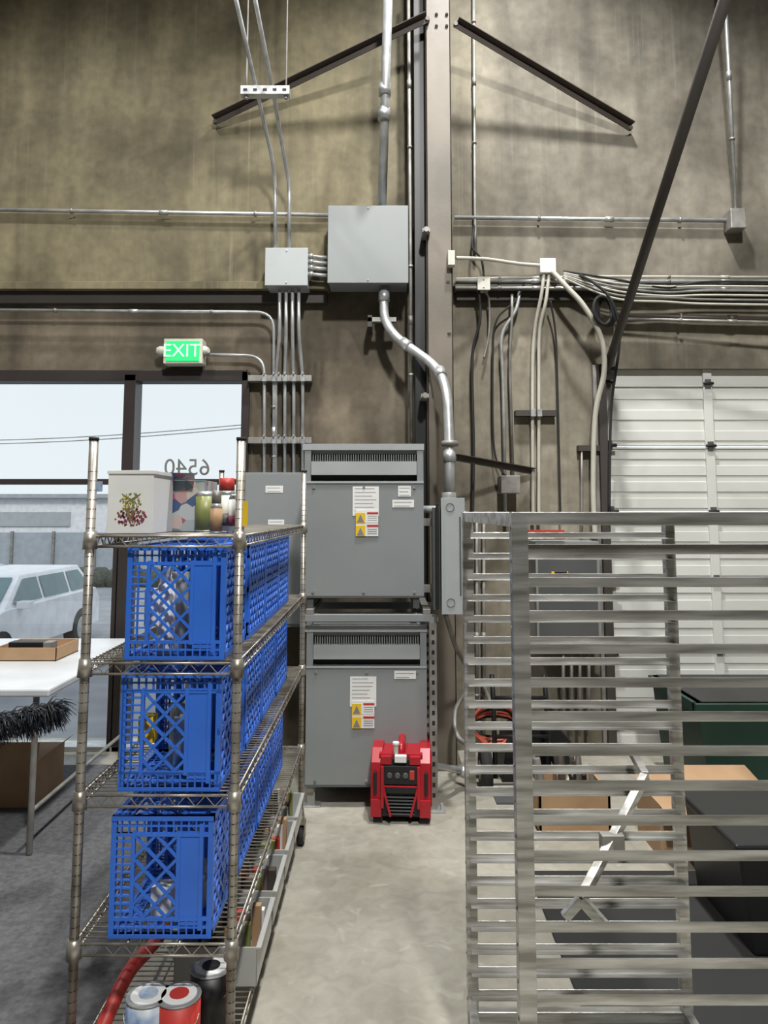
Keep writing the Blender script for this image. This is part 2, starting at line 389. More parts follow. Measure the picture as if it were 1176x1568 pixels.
# junction boxes
def jbox(name,px0,py0,px1,py1,Yf,mt=M_grey,lip=True):
    q=MB(name); a=P(px0,py0,Yf);b=P(px1,py1,Yf)
    xa=P(px0,(py0+py1)/2,Yf).x; xb=P(px1,(py0+py1)/2,Yf).x
    q.box(xa+.006,xb-.006,Yf+.006,YU,b.z+.006,a.z-.006,mt); q.box(xa,xb,Yf,Yf+.012,b.z,a.z,mt)
    q.tube([((xa+xb)/2,Yf-.006,b.z+.02),((xa+xb)/2,Yf,b.z+.02)],.006,M_galv,6)
    q.tube([((xa+xb)/2,Yf-.006,a.z-.02),((xa+xb)/2,Yf,a.z-.02)],.006,M_galv,6)
    return q.done(.004)
jbox('pull_box',512,321,638,442,4.93)
jbox('junction_box',414,387,481,446,4.96,M_greyl)
for i,y in enumerate((400,409,418,428)):
    q=MB('nipple_conduit'); q.tube([P(478,y,5.04),P(516,y+3,5.04)],.013,M_galv,10); 
    q.tube([P(484,y,5.04),P(489,y+.5,5.04)],.018,M_galv,8); q.done()
q=MB('main_conduit_drop')
pts=[P(600,448,5.02),P(600,500,5.0),P(618,527,4.95),P(684,574,4.78),P(699,612,4.62),P(702,690,4.55),P(703,785,4.5)]
q.tube(fil(pts,.13,8),.030,M_galv,16)
for i in (0,2,3,5):
    a=Vector(pts[i]);b=Vector(pts[i+1]); dd=(b-a).normalized(); c=a+(b-a)*(.25 if i else .3); q.tube([c-dd*.035,c+dd*.035],.037,M_galv,16)
p=P(703,693,4.55); q.tube([p-Vector((0,0,.015)),p+Vector((0,0,.015))],.05,M_galvd,12)
q.done()
# hangers at column
q=MB('pipe_clamp')
for (x,y) in ((666,368),(664,622)):
    p=P(x,y,4.9); q.box(p.x-.03,p.x+.02,4.80,4.96,p.z-.012,p.z+.012,M_galvd); q.tube([(p.x-.005,4.78,p.z),(p.x-.005,4.82,p.z)],.018,M_galvd,10)
p=P(598,499,5.0); q.box(p.x-.10,p.x+.09,5.0,5.05,p.z-.015,p.z+.015,M_galvd); q.box(p.x-.1,p.x-.07,5.0,YL,p.z-.05,p.z+.03,M_beam)
q.done(.001)
# ---------------------------------------------------------------- exit sign
ec=P(285,549,5.1)
q=MB('exit_sign')
a=P(259,532,5.1);b=P(314,566,5.1)
q.box(a.x-.01,b.x+.01,5.09,5.2,b.z-.01,a.z+.01,M_ivory); q.box(a.x+.008,b.x-.008,5.082,5.09,b.z+.006,a.z-.006,M_exit)
for s,px in ((-1,252),(1,319)):
    p=P(px,548,5.13); q.tube([(p.x-.03*s,5.13,p.z),(p.x+.012*s,5.13,p.z)],.032,M_ivory,14); q.tube([(p.x+.012*s,5.13,p.z),(p.x+.032*s,5.12,p.z)],[.032,.018],M_ivory,14)
sign=q.done(.006,origin=ec)
text('letters','EXIT',.125,(ec.x,5.079,ec.z-.002),(math.pi/2,0,0),M_exitl,parent=sign)
# ---------------------------------------------------------------- transformers
def label(q,px0,py0,px1,py1,Y,kind='text'):
    a=P(px0,py0,Y);b=P(px1,py1,Y); q.box(a.x,b.x,Y-.002,Y,b.z,a.z,M_white)
    W=b.x-a.x; Hh=a.z-b.z
    if kind=='text':
        n=max(2,int(Hh/.018))
        for i in range(n):
            z=a.z-Hh*(i+.6)/n; e=b.x-W*random.uniform(.08,.35); q.box(a.x+W*.08,e,Y-.003,Y-.002,z-.0012,z+.0012,M_ink)
    else:
        q.box(a.x,b.x,Y-.003,Y-.002,b.z+Hh*.52,a.z-Hh*.1,M_white)
        for (u0,u1,v0,v1,mt) in ((.0,.42,.0,.42,M_yellow),(.5,1,.36,.44,M_redlab),(0,.42,.5,.9,M_yellow),(.5,1,.84,.92,M_redlab)):
            q.box(a.x+W*u0,a.x+W*u1,Y-.0035,Y-.002,b.z+Hh*v0,b.z+Hh*v1,mt)
        for v in (.04,.54):
            q.prism([(a.x+W*.05,b.z+Hh*v),(a.x+W*.37,b.z+Hh*v),(a.x+W*.21,b.z+Hh*(v+.3))],lambda x,z,d:(x,d,z),Y-.0045,Y-.0035,M_ink)
            for k in range(3): q.box(a.x+W*.52,a.x+W*.94,Y-.0035,Y-.002,b.z+Hh*(v+.06+k*.08),b.z+Hh*(v+.08+k*.08),M_ink)
def transformer(x0,x1,yt,ylv,ybd0,ybd1,ypt,yb,Yf,depth):
    q=MB('electrical_transformer')
    X0=P(x0,(yt+yb)/2,Yf).x; X1=P(x1,(yt+yb)/2,Yf).x; Z=lambda y:P(600,y,Yf).z
    zt,zb=Z(yt),Z(yb)
    q.box(X0+.01,X1-.01,Yf+.05,Yf+depth,zb,zt-.02,M_grey)            # core body
    q.box(X0-.012,X1+.004,Yf-.004,Yf+depth+.01,zt-.022,zt+.012,M_greyl)  # top cap
    q.box(X0,X0+.035,Yf,Yf+.06,Z(ypt),zt-.02,M_grey); q.box(X1-.035,X1,Yf,Yf+.06,Z(ypt),zt-.02,M_grey)
    q.box(X0+.035,X1-.035,Yf+.045,Yf+.052,Z(ybd0),zt-.02,M_black)
    q.box(X0+.036,X1-.036,Yf+.02,Yf+.045,Z(ylv)+.012,zt-.02,M_grey)
    n=44
    for i in range(n):
        x=X0+.045+(X1-X0-.09)*i/(n-1); q.box(x-.0028,x+.0028,Yf+.022,Yf+.046,Z(ybd0),Z(ylv)+.014,M_grey)
    q.box(X0+.037,X1-.037,Yf-.004,Yf+.05,Z(ybd1),Z(ybd0),M_greyl)
    q.box(X0+.037,X1-.037,Yf+.04,Yf+.05,Z(ypt),Z(ybd1),M_black)
    q.box(X0,X1,Yf-.006,Yf+.055,zb,Z(ypt),M_grey)                     # front cover
    q.box(X0,X1,Yf-.012,Yf+.02,Z(ypt)-.012,Z(ypt),M_greyl)
    q.box(X0,X1,Yf-.01,Yf+.0,zb,zb+.012,M_greyd)
    for fx in (.08,.5,.92):
        for zz in (zb+.03,Z(ypt)-.035):
            q.tube([(X0+(X1-X0)*fx,Yf-.012,zz),(X0+(X1-X0)*fx,Yf,zz)],.008,M_galvd,6)
    return q,X0,X1,zt,zb
YT=4.24
q,ux0,ux1,uzt,uzb=transformer(475,662,697,712,721,742,752,934,YT,.55)
label(q,551,760,592,806,YT-.007); label(q,556,797,591,838,YT-.0095,'warn'); label(q,622,759,642,776,YT-.007); label(q,613,781,647,793,YT-.007)
q.done(.003)
q,lx0,lx1,lzt,lzb=transformer(478,667,981,997,1008,1030,1040,1229,YT,.55)
label(q,547,1057,588,1104,YT-.007); label(q,550,1095,585,1138,YT-.0095,'warn'); label(q,616,1048,650,1061,YT-.007)
q.done(.003)
# stand
q=MB('transformer_stand')
zs=lzt+.02
Z=lambda y:P(600,y,YT).z
for y in (965,):
    z=Z(y); q.box(lx0-.02,lx1+.06,YT-.05,YT-.01,z-.015,z+.022,M_grey)
    q.box(lx0-.02,lx1+.06,YT+.5,YT+.54,z-.015,z+.022,M_grey)
    for x in (lx0+.0,lx1-.02): q.box(x,x+.04,YT-.05,YT+.54,z+.022,z+.05,M_galvd)
zr_=Z(965)
for x in (lx1+.012,lx0-.022):
    for y in (YT-.05,YT+.5):
        xx=x if x>0 else x-.0
        q.box(xx,xx+.04,y,y+.04,0,zr_-.015,M_galvd) if x>0 else None
        if x>0:
            for k in range(18):
                zz=.08+k*.052
                if zz<zr_-.04: q.box(xx+.012,xx+.028,y-.001,y+.003,zz-.012,zz+.012,M_black)
            q.box(xx-.02,xx+.08,y-.03,y+.07,0,.008,M_galv); q.tube([(xx+.06,y,0),(xx+.06,y,.04)],.008,M_galv,6)
for y in (YT+.02,YT+.48):
    for x in (lx0+.01,lx1-.05): q.box(x,x+.04,y,y+.04,0,lzb,M_galvd); 
    q.box(lx0-.01,lx0+.08,y-.02,y+.06,0,.008,M_galv)
for x in (lx0+.01,lx1-.05): q.box(x,x+.035,YT,YT+.54,lzb-.03,lzb,M_galvd)
for x in (ux0+.02,ux1-.06): q.box(x,x+.035,YT,YT+.54,zr_+.05,uzb,M_greyd)
q.box(lx0+.05,lx1-.05,YT+.3,YT+.34,0.01,lzb,M_greyd)
q.done(.002)
# wall panel left of the transformer
q=MB('electrical_panel')
Yp=4.98
a=P(381,738,Yp);b=P(480,845,Yp)
q.box(a.x,b.x,Yp+.01,5.22,P(400,980,Yp).z,a.z,M_grey); q.box(a.x+.012,b.x,Yp,Yp+.012,P(400,975,Yp).z,a.z-.01,M_grey)
label(q,415,759,442,770,Yp); label(q,419,812,444,823,Yp)
q.done(.004)
# disconnect switch on the right
q=MB('disconnect_switch'); Yd=4.12
a=P(692,778,Yd); b=P(727,960,Yd)
X0,X1=P(692,870,Yd).x,P(727,870,Yd).x
q.box(X0,X1,Yd,Yd+.12,b.z,a.z,M_greyl); 
q.box(X0-.008,X0+.004,Yd-.004,Yd+.02,b.z,a.z,M_greyl); q.box(X1-.004,X1+.006,Yd-.006,Yd+.05,b.z-.005,a.z-.07,M_greyl)
q.box(X0-.05,X0-.005,Yd+.03,Yd+.16,b.z+.02,a.z-.05,M_greyd); q.box(X0-.035,X0-.02,Yd-.01,Yd+.04,b.z+.03,a.z-.03,M_black)
for z in (a.z-.05,b.z+.06):
    pts=[(X0+.04+.022*math.cos(t*math.pi/6),Yd-.002,z+.022*math.sin(t*math.pi/6)) for t in range(12)]
    q.tube(pts,.0018,M_greyd,6,closed=True)
q.box(X1-.03,X1-.022,Yd-.004,Yd,b.z+.1,a.z-.1,M_greyd)
q.tube([(X0+.04,Yd+.06,a.z-.01),(X0+.04,Yd+.06,a.z+.03)],.04,M_galv,12)
q.box(X0-.03,X1,Yd+.12,Yd+.16,a.z-.15,a.z-.11,M_galvd); q.box(X0-.03,X1,Yd+.12,Yd+.16,b.z+.1,b.z+.14,M_galvd)
for z in (a.z-.13,b.z+.12): q.box(ux1-.02,X0+.02,Yd+.13,Yd+.18,z-.02,z+.02,M_galvd)
q.tube([(X0-.02,Yd+.1,a.z-.06),(ux1,Yd+.16,a.z-.06)],.02,M_galv,10)
q.done(.003)
# small flex conduits under disconnect + floor conduit
q=MB('flex_conduit')
q.tube(cat([P(697,960,4.2)+Vector((0,.03,0)),P(712,1010,4.45),P(735,1060,4.7),P(712,1110,4.7),P(715,1150,4.6),P(735,1165,4.5)]),.014,M_galvd,8)
q.tube(cat([P(672,1195,4.3),P(700,1200,4.35),P(722,1205,4.5)]),.018,M_galv,10); q.tube([P(718,1203,4.48),P(728,1208,4.5)],.03,M_galv,10)
q.done()
# ---------------------------------------------------------------- right wall services
jbox('square_junction_box',746,432,766,453,5.06,M_ivory)
q=MB('white_outlet_box'); q.pbox(844,403,869,426,5.05,.11,M_white); q.done(.006)
q=MB('conduit_outlet_box'); q.pbox(1142,325,1166,356,5.04,.12,M_galvd); q.done(.006)
q=MB('square_junction_box.001'); 
q.pbox(783,743,813,771,5.05,.17,M_galvd); q.done(.004)
q=MB('side_bracket'); q.pbox(700,391,711,414,4.80,.06,M_ivory); q.done(.003)
for y,r,mt in ((432,.010,M_cable),(439,.012,M_galv),(450,.011,M_galv)):
    conduit('wall_conduit',[P(712,y+(4 if y==432 else 0),5.1),P(940,y,5.1),P(1290,y+2,5.1)],r,mt)
conduit('brown_pipe',[P(965,493,5.13),P(1290,503,5.13)],.022,M_brown,couple=True)
conduit('wall_conduit',[P(968,498,5.1),P(1290,506,5.0)],.011,M_galvd)
q=MB('cable_bundle')
for k in range(6):
    q.tube(cat([P(880,424+2*k,5.04),P(960,436+6*k,5.02),P(1040,446+5*k+random.uniform(-5,5),5.05),P(1110,440+7*k,5.05),P(1290,442+7*k,5.05)]),.008,(M_rubber,M_cable,M_galvd,M_cable,M_galvd,M_cable)[k],6)
q.done()
def cable(name,pts,r,mt): 
    q=MB(name); q.tube(cat(pts),r,mt,8); return q.done()
cable('white_cable',[P(863,424,5.05),P(885,448,5.0),P(912,478,4.98),P(938,525,5.0),P(944,580,5.05),P(930,650,5.12),P(927,760,5.14),P(930,840,5.14)],.018,M_cable)
cable('white_cable',[P(712,403,4.95),P(760,405,5.02),P(810,412,5.05),P(848,415,5.08)],.013,M_cable)
cable('black_cable',[P(742,350,5.12),P(738,385,5.08),P(752,405,5.08),P(756,432,5.1)],.008,M_rubber)
cable('black_cable',[P(748,452,5.1),P(750,500,5.12),P(738,560,5.16),P(740,700,5.16),P(738,820,5.16)],.010,M_rubber)
cable('grey_cable',[P(756,452,5.1),P(764,470,5.14),P(764,520,5.17),P(756,560,5.17)],.008,M_galvd)
cable('grey_cable',[P(850,426,5.08),P(846,460,5.08),P(835,520,5.14),P(832,600,5.17),P(833,820,5.17)],.012,M_cable)
cable('grey_cable',[P(858,426,5.08),P(853,470,5.08),P(843,520,5.14),P(842,600,5.17),P(842,820,5.17)],.012,M_cable)
cable('black_cable',[P(860,470,5.1),P(868,520,5.15),P(871,600,5.17),P(876,820,5.17)],.007,M_rubber)
cable('black_cable',[P(895,426,5.06),P(925,440,4.98),P(955,470,4.95),P(968,530,5.0),P(955,640,5.1),P(952,800,5.12)],.009,M_rubber)
conduit('drop_conduit',[P(812,452,5.12),P(808,485,5.12),P(782,520,5.15),P(786,600,5.17),P(790,820,5.17)],.012,M_galv,couple=False)
conduit('drop_conduit',[P(800,460,5.12),P(800,500,5.12),P(796,560,5.16),P(802,760,5.17)],.010,M_galvd,couple=False)
cable('grey_cable',[P(820,440,5.1),P(806,470,5.12),P(776,500,5.14),P(770,560,5.17),P(772,700,5.17),P(790,745,5.15)],.007,M_rubber)
conduit('drop_conduit',[P(909,700,5.16),P(909,780,5.17),P(909,840,5.17)],.008,M_galvd,couple=False)
q=MB('strut_channel.001')
for (xa,xb,y) in ((806,870,645),(905,938,700)):
    a=P(xa,y,5.14);b=P(xb,y,5.14); q.box(a.x,b.x,5.15,5.215,a.z-.02,a.z+.02,M_beam)
for x in (833,843):
    p=P(x,645,5.14); q.box(p.x-.016,p.x+.016,5.13,5.15,p.z-.025,p.z+.025,M_galv)
q.done(.001)
q=MB('coiled_hose')
for k in range(6):
    c=P(945,488,5.02); pts=[c+Vector((.07*math.cos(t*math.pi/8)*1.0+.012*k-.03,.02*k-.05+.04*math.cos(t*math.pi/8),.095*math.sin(t*math.pi/8)+.003*k)) for t in range(16)]
    q.tube(pts,.010,M_rubber,8,closed=True)
q.done()
brace('kicker_brace',P(710,715,4.87),P(832,737,5.18),.04,M_brown)
# conduits further down, right of the column
for x in (745,756):
    conduit('low_conduit',[P(x,800,5.17),P(x,1160,5.17)],.012,M_galvd,couple=True)
for x in (880,893,906,920):
    conduit('low_conduit',[P(x,1018,5.05),P(x,1150,5.1)],.011,M_galvd,couple=False)
# right cabinet
q=MB('electrical_cabinet'); Yk=4.98
q.pbox(838,846,938,1012,Yk,.23,M_grey); q.pbox(842,852,934,1006,Yk-.008,.01,M_greyd)
q.pbox(826,828,882,843,Yk-.02,.02,M_redlab)
q.pbox(828,836,880,842,Yk-.022,.003,M_white)
q.pbox(862,893,888,913,Yk-.012,.005,M_yellow)
for k in range(2):
    a=P(866+10*k,893,Yk-.014);b=P(876+10*k,893,Yk-.014);c=P(884+10*k if k==0 else 888,913,Yk-.014);d_=P(874+10*k,913,Yk-.014)
    q.prism([(a.x,a.z),(b.x,b.z),(c.x,c.z),(d_.x,d_.z)],lambda x,z,d:(x,d,z),Yk-.014,Yk-.012,M_black)
q.pbox(890,1000,950,1006,Yk-.05,.02,M_redlab)
q.done(.003)
# extension cord coil
q=MB('extension_cord')
c=P(772,1135,4.7)
for k in range(6):
    pts=[c+Vector((.14*math.cos(t*math.pi/10)+random.uniform(-.01,.01),-.01*k+random.uniform(-.008,.008),(.06+.012*k)*math.sin(t*math.pi/10)+.005*k)) for t in range(20)]
    q.tube(pts,.009,M_orange if k%3 else M_rubber,7,closed=True)
q.tube([c+Vector((0,-.05,.09)),c+Vector((0,.5,.14))],.012,M_galvd,8)
q.done()
# boxes and bins at the right
q=MB('green_recycling_bin')
X0=1.64;X1=2.7;Y0=4.15;Y1=4.85; zt=P(1100,1095,4.2).z
q.prism([(X0+.06,0.0),(X1-.06,0.0),(X1,zt),(X0,zt)],lambda x,z,d:(x,d,z),Y0,Y1,M_green)
q.box(X0-.02,X1+.02,Y0-.03,Y0+.02,zt-.05,zt,M_green); q.box(X0-.02,X0+.03,Y0,Y1,zt-.05,zt,M_green); q.box(X1-.03,X1+.02,Y0,Y1,zt-.05,zt,M_green)
q.box(X0+.03,X1-.03,Y0+.02,Y1,zt,zt+.003,M_black)
q.tube([(X0+.02,Y0+.1,.09),(X0-.04,Y0+.1,.09)],.09,M_rubber,16)
q.done(.01)
q=MB('cardboard_box')
X0=1.24; X1=1.84; Y0=3.62; Y1=3.94
q.box(X0,X1,Y0,Y1,.0,.24,M_card)
for (aa,bb) in (((X0,Y0),(X1,Y0)),((X0,Y1),(X1,Y1))):
    s=-1 if aa[1]==Y0 else 1
    q.add([(aa[0],aa[1],.24),(bb[0],bb[1],.24),(bb[0]-.02,bb[1]+s*.10,.19 if s<0 else .28),(aa[0]+.02,aa[1]+s*.10,.19 if s<0 else .28)],[(0,1,2,3)],M_card)
for k in range(4): q.box(X0+.25+k*.03,X0+.265+k*.03,Y0-.002,Y0,.06,.1,M_ink)
q.box(X0+.42,X0+.58,Y0-.002,Y0,.07,.085,M_ink)
q.done(.002)
q=MB('black_storage_tote')
X0=1.25;X1=1.95;Y0=2.85;Y1=3.35
q.prism([(X0+.04,0.012),(X1-.04,0.012),(X1,.36),(X0,.36)],lambda x,z,d:(x,d,z),Y0,Y1,M_black); q.box(X0-.02,X1+.02,Y0-.02,Y1+.02,.36,.39,M_black); q.box(X0+.1,X1-.1,Y0-.03,Y0,.1,.12,M_black)
q.done(.01)
q=MB('dark_floor_sheet'); q.box(.62,2.4,1.9,3.5,0,.012,M_rubber); q.done(.004)  # black sheet over the floor, which looks dark behind the rack
q=MB('black_tool_bag')
X0=.68;X1=1.12;Y0=4.62;Y1=4.9
q.prism([(X0,0),(X1,0),(X1-.03,.22),(X1-.1,.30),(X0+.1,.30),(X0+.03,.22)],lambda x,z,d:(x,d,z),Y0,Y1,M_black)
q.tube(cat([(X0+.1,Y0+.14,.28),(X0+.12,Y0+.14,.38),(X1-.12,Y0+.14,.38),(X1-.1,Y0+.14,.28)]),.014,M_rubber,8); q.done(.02)
q=MB('hand_truck')
for x in (.62,.92):
    q.tube(fil([(x,4.45,.08),(x,4.5,.5),(x,4.55,.62)],.1),.014,M_black,8)
q.tube([(.62,4.46,.3),(.92,4.46,.3)],.012,M_black,8); q.tube([(.62,4.5,.5),(.92,4.5,.5)],.012,M_black,8)
for x in (.57,.97): q.tube([(x-.03,4.5,.11),(x+.03,4.5,.11)],.11,M_rubber,20); q.tube([(x-.035,4.5,.11),(x+.035,4.5,.11)],.05,M_galvd,14)
q.box(.6,.94,4.28,4.45,.0,.012,M_greyd); q.tube([(.57,4.5,.11),(.97,4.5,.11)],.012,M_black,8)
q.done()
q=MB('scrap_metal_crate')
q.box(.75,1.1,3.9,4.25,0,.015,M_card)
for a_,b_ in (((.75,3.9),(1.1,3.915)),((.75,4.235),(1.1,4.25)),((.75,3.9),(.765,4.25)),((1.085,3.9),(1.1,4.25))):
    q.box(a_[0],b_[0],a_[1],b_[1],0,.2,M_card)
for k in range(14):
    a=Vector((random.uniform(.8,1.05),random.uniform(3.95,4.2),.05)); q.tube([a,a+Vector((random.uniform(-.06,.06),random.uniform(-.05,.05),random.uniform(.15,.3)))],random.uniform(.008,.02),random.choice((M_black,M_galvd,M_brown,M_ivory)),8)
q.done(.002)
# ---------------------------------------------------------------- generator
q=MB('portable_generator')
# local: x width .31, y depth .46 ; front at y=0
Wg=.30
side=[(0,.02),(.03,0),(.40,0),(.43,.03),(.44,.2),(.40,.28),(.32,.325),(.08,.325),(.015,.27)]
for sx in (-1,1):
    xa=sx*Wg/2; xb=sx*(Wg/2-.055)
    q.prism([(y,z+.02) for y,z in side],lambda y,z,d:(d,y,z),xa,xb,M_red)
    q.prism([(y*.8+.05,z*.75+.06) for y,z in side],lambda y,z,d:(d,y,z),xa+sx*.006,xa,M_red)
    q.box(xa-sx*.0,xb,-.012,.03,.035,.12,M_red)
    q.box(xb-sx*.012,xb+sx*.004,-.02,.02,.08,.28,M_red)
    q.box(xa-sx*.012,xa-sx*.03,-.006,.01,.14,.25,M_black)
    q.box(xa*.93,xa*.62,.01,.06,0,.025,M_rubber); q.box(xa*.93,xa*.62,.34,.40,0,.025,M_rubber)
q.box(-Wg/2+.05,Wg/2-.05,.015,.41,.03,.31,M_black)
q.box(-.085,.085,-.004,.02,.19,.28,M_black)            # control panel
for i,x in enumerate((-.055,-.015,.025)): q.tube([(x,-.012,.235),(x,0,.235)],.014,M_greyd,12)
q.box(.045,.07,-.008,0,.215,.26,M_redlab)
q.box(-.085,.085,-.008,.02,.150,.18,M_black); q.box(-.085,.085,-.010,.0,.178,.186,M_red)
for k in range(6): q.box(-.07,.07,-.004,.016,.045+k*.016,.051+k*.016,M_greyd)
for sx in (-1,1): q.beam((sx*.09,-.01,.19),(sx*.05,-.01,.04),.012,.02,M_red,up=(0,1,0))
q.box(-.11,.11,.03,.38,.305,.33,M_red)
q.tube(fil([(0,.05,.315),(0,.07,.36),(0,.31,.36),(0,.34,.315)],.04),.02,M_red,12)
q.tube([(-.025,.04,.31),(-.025,.04,.375)],.013,M_ivory,10); q.tube([(-.025,.04,.37),(-.025,.04,.385)],.018,M_white,10)
q.box(-.10,-.045,-.002,.03,.285,.325,M_red); q.box(.045,.10,-.002,.03,.285,.325,M_red)
q.box(-.03,.03,-.002,.03,.295,.328,M_white)
gen=text
gp=PZ(626,1288,0); go=q.done(.012,loc=(gp.x,gp.y,0.0),rot=(0,0,math.radians(-4)))
# ---------------------------------------------------------------- wire shelving
SX0,SX1,SY0,SY1=-.795,-.391,2.10,3.77
levels=[1.485,1.150,.813,.448,.155]
q=MB('wire_shelving_unit')
ptop=P(378,688,SY0).z
for x in (SX0,SX1):
    for y in (SY0,SY1):
        q.tube([(x,y,.13),(x,y,ptop)],.0125,M_chrome,12)
        q.tube([(x,y,ptop),(x,y,ptop+.008)],.014,M_rubber,12)
        for k in range(60):
            z=.16+k*.0254
            if z<ptop-.02: q.tube([(x,y,z),(x,y,z+.002)],.0131,M_rubber,8)
        # caster
        q.tube([(x,y,.10),(x,y,.14)],.02,M_chrome,10); q.box(x-.022,x-.017,y-.01,y+.05,.03,.11,M_chrome); q.box(x+.017,x+.022,y-.01,y+.05,.03,.11,M_chrome)
        q.box(x-.022,x+.022,y-.02,y+.04,.10,.108,M_chrome)
        q.tube([(x-.014,y+.02,.05),(x+.014,y+.02,.05)],.05,M_rubber,20); q.tube([(x-.016,y+.02,.05),(x+.016,y+.02,.05)],.03,M_galv,16)
        for z in levels: q.tube([(x,y,z-.035),(x,y,z+.012)],[.020,.016],M_chrome,12)
for z in levels:
    for (a,b) in (((SX0,SY0),(SX1,SY0)),((SX0,SY1),(SX1,SY1)),((SX0,SY0),(SX0,SY1)),((SX1,SY0),(SX1,SY1))):
        q.tube([(*a,z),(*b,z)],.0035,M_chrome,6); q.tube([(*a,z-.028),(*b,z-.028)],.0035,M_chrome,6)
        L=math.dist(a,b); n=int(L/.05)*2; pts=[]
        for i in range(n+1):
            t=i/n; pts.append((a[0]+(b[0]-a[0])*t,a[1]+(b[1]-a[1])*t,z if i%2 else z-.028))
        q.tube(pts,.002,M_chrome,5)
    n=int((SY1-SY0)/.025)
    for i in range(1,n):
        y=SY0+(SY1-SY0)*i/n; q.tube([(SX0,y,z+.003),(SX1,y,z+.003)],.002,M_chrome,5)
    for t in (.33,.66): x=SX0+(SX1-SX0)*t; q.tube([(x,SY0,z-.004),(x,SY1,z-.004)],.003,M_chrome,5)
q.done()
# ---------------------------------------------------------------- milk crates
CW,CD,CH=.268,.33,.302
def lattice(q,fn,u0,u1,v0,v1,s,w,th,mt,dirs=(1,-1)):
    for dr in dirs:
        lo=min(v0-dr*u for u in (u0,u1)); hi=max(v1-dr*u for u in (u0,u1))
        c=lo+s/2
        while c<hi:
            pts=[]
            for u in (u0,u1):
                v=dr*u+c
                if v0<=v<=v1: pts.append((u,v))
            for v in (v0,v1):
                u=(v-c)/dr
                if u0<u<u1: pts.append((u,v))
            if len(pts)>=2:
                a,b=pts[0],pts[1]
                if math.dist(a,b)>.012:
                    A=Vector(fn(*a));B=Vector(fn(*b)); n=(Vector(fn(u1,v0))-Vector(fn(u0,v0))).cross(Vector(fn(u0,v1))-Vector(fn(u0,v0))).normalized()
                    q.beam(A,B,w,th,mt,up=n)
            c+=s
def grid(q,fn,u0,u1,v0,v1,s,w,th,mt):
    n=(Vector(fn(u1,v0))-Vector(fn(u0,v0))).cross(Vector(fn(u0,v1))-Vector(fn(u0,v0))).normalized()
    k=max(1,round((u1-u0)/s))
    for i in range(k+1):
        u=u0+(u1-u0)*i/k; q.beam(fn(u,v0),fn(u,v1),w,th,mt,up=n)
    k=max(1,round((v1-v0)/s))
    for i in range(k+1):
        v=v0+(v1-v0)*i/k; q.beam(fn(u0,v),fn(u1,v),w,th,mt,up=n)
def crate_mesh():
    q=MB('milk_crate'); t=.005
    for Yf in (.004,CD-.004):       # front and back (crate sides)
        f=lambda u,v,Y=Yf:(u,Y,v)
        e=.006
        grid(q,f,e,CW-e,e,.045,.02,.004,.008,M_blue)
        grid(q,f,e,CW-e,CH-.045,CH-e,.02,.004,.008,M_blue)
        grid(q,f,e,.055,.045,CH-.045,.02,.004,.008,M_blue)
        lattice(q,f,.06,.175,.05,CH-.05,.058,.007,.006,M_blue)
        q.box(.055,.063,Yf-.005,Yf+.005,.04,CH-.04,M_blue)
        q.box(.172,.182,Yf-.005,Yf+.005,.04,CH-.04,M_blue)
        q.box(.182,.235,Yf-.002,Yf+.002,.03,CH-.04,M_blue)
        q.box(.232,.242,Yf-.006,Yf+.006,.02,CH-.02,M_blue)
        q.box(0,CW,Yf-.006,Yf+.006,CH-.012,CH,M_blue); q.box(0,CW,Yf-.006,Yf+.006,0,.010,M_blue)
        q.box(0,CW,Yf-.004,Yf+.004,CH-.052,CH-.044,M_blue); q.box(0,CW,Yf-.004,Yf+.004,.042,.050,M_blue)
    for zf in (.004,CH-.004):       # top and bottom as seen on its side
        f=lambda u,v,Z=zf:(u,v,Z)
        lattice(q,f,.02,.2,.02,CD-.02,.055,.006,.006,M_blue)
        grid(q,f,.006,.05,.006,CD-.006,.022,.004,.008,M_blue)
        q.box(.2,.24,.01,CD-.01,zf-.002,zf+.002,M_blue)
    # crate bottom, faces +x
    f=lambda u,v:(CW-.005,u,v)
    lattice(q,f,.014,CD-.014,.014,CH-.014,.050,.010,.007,M_blue)
    q.box(CW-.009,CW-.002,CD/2-.008,CD/2+.008,0,CH,M_blue); q.box(CW-.009,CW-.002,0,CD,CH/2-.008,CH/2+.008,M_blue)
    for z in (.0,CH-.018): q.box(CW-.014,CW,0,CD,z,z+.018,M_blue)
    for y in (.0,CD-.018): q.box(CW-.014,CW,y,y+.018,0,CH,M_blue)
    # rim of the open mouth, -x side
    for z in (.0,CH-.012): q.box(0,.014,0,CD,z,z+.012,M_blue)
    for y in (.0,CD-.012): q.box(0,.014,y,y+.012,0,CH,M_blue)
    for y in (.0,CD-.01):
        for z in (0,CH-.01): q.box(0,CW,y,y+.01,z,z+.01,M_blue)
    return q.mesh()
cm=crate_mesh()
rowx=[-.690,-.696,-.710]
for r,z in enumerate(levels[1:4]):
    y=2.115
    for k in range(5):
        if y+CD>SY1+.01: break
        o=bpy.data.objects.new('milk_crate',cm); bpy.context.collection.objects.link(o)
        o.location=(rowx[r]+random.uniform(-.002,.002)+(0 if k else -.006),y,z+.006); y+=CD+.014
        o.rotation_euler=(0,0,math.radians(random.uniform(-.5,.5)))
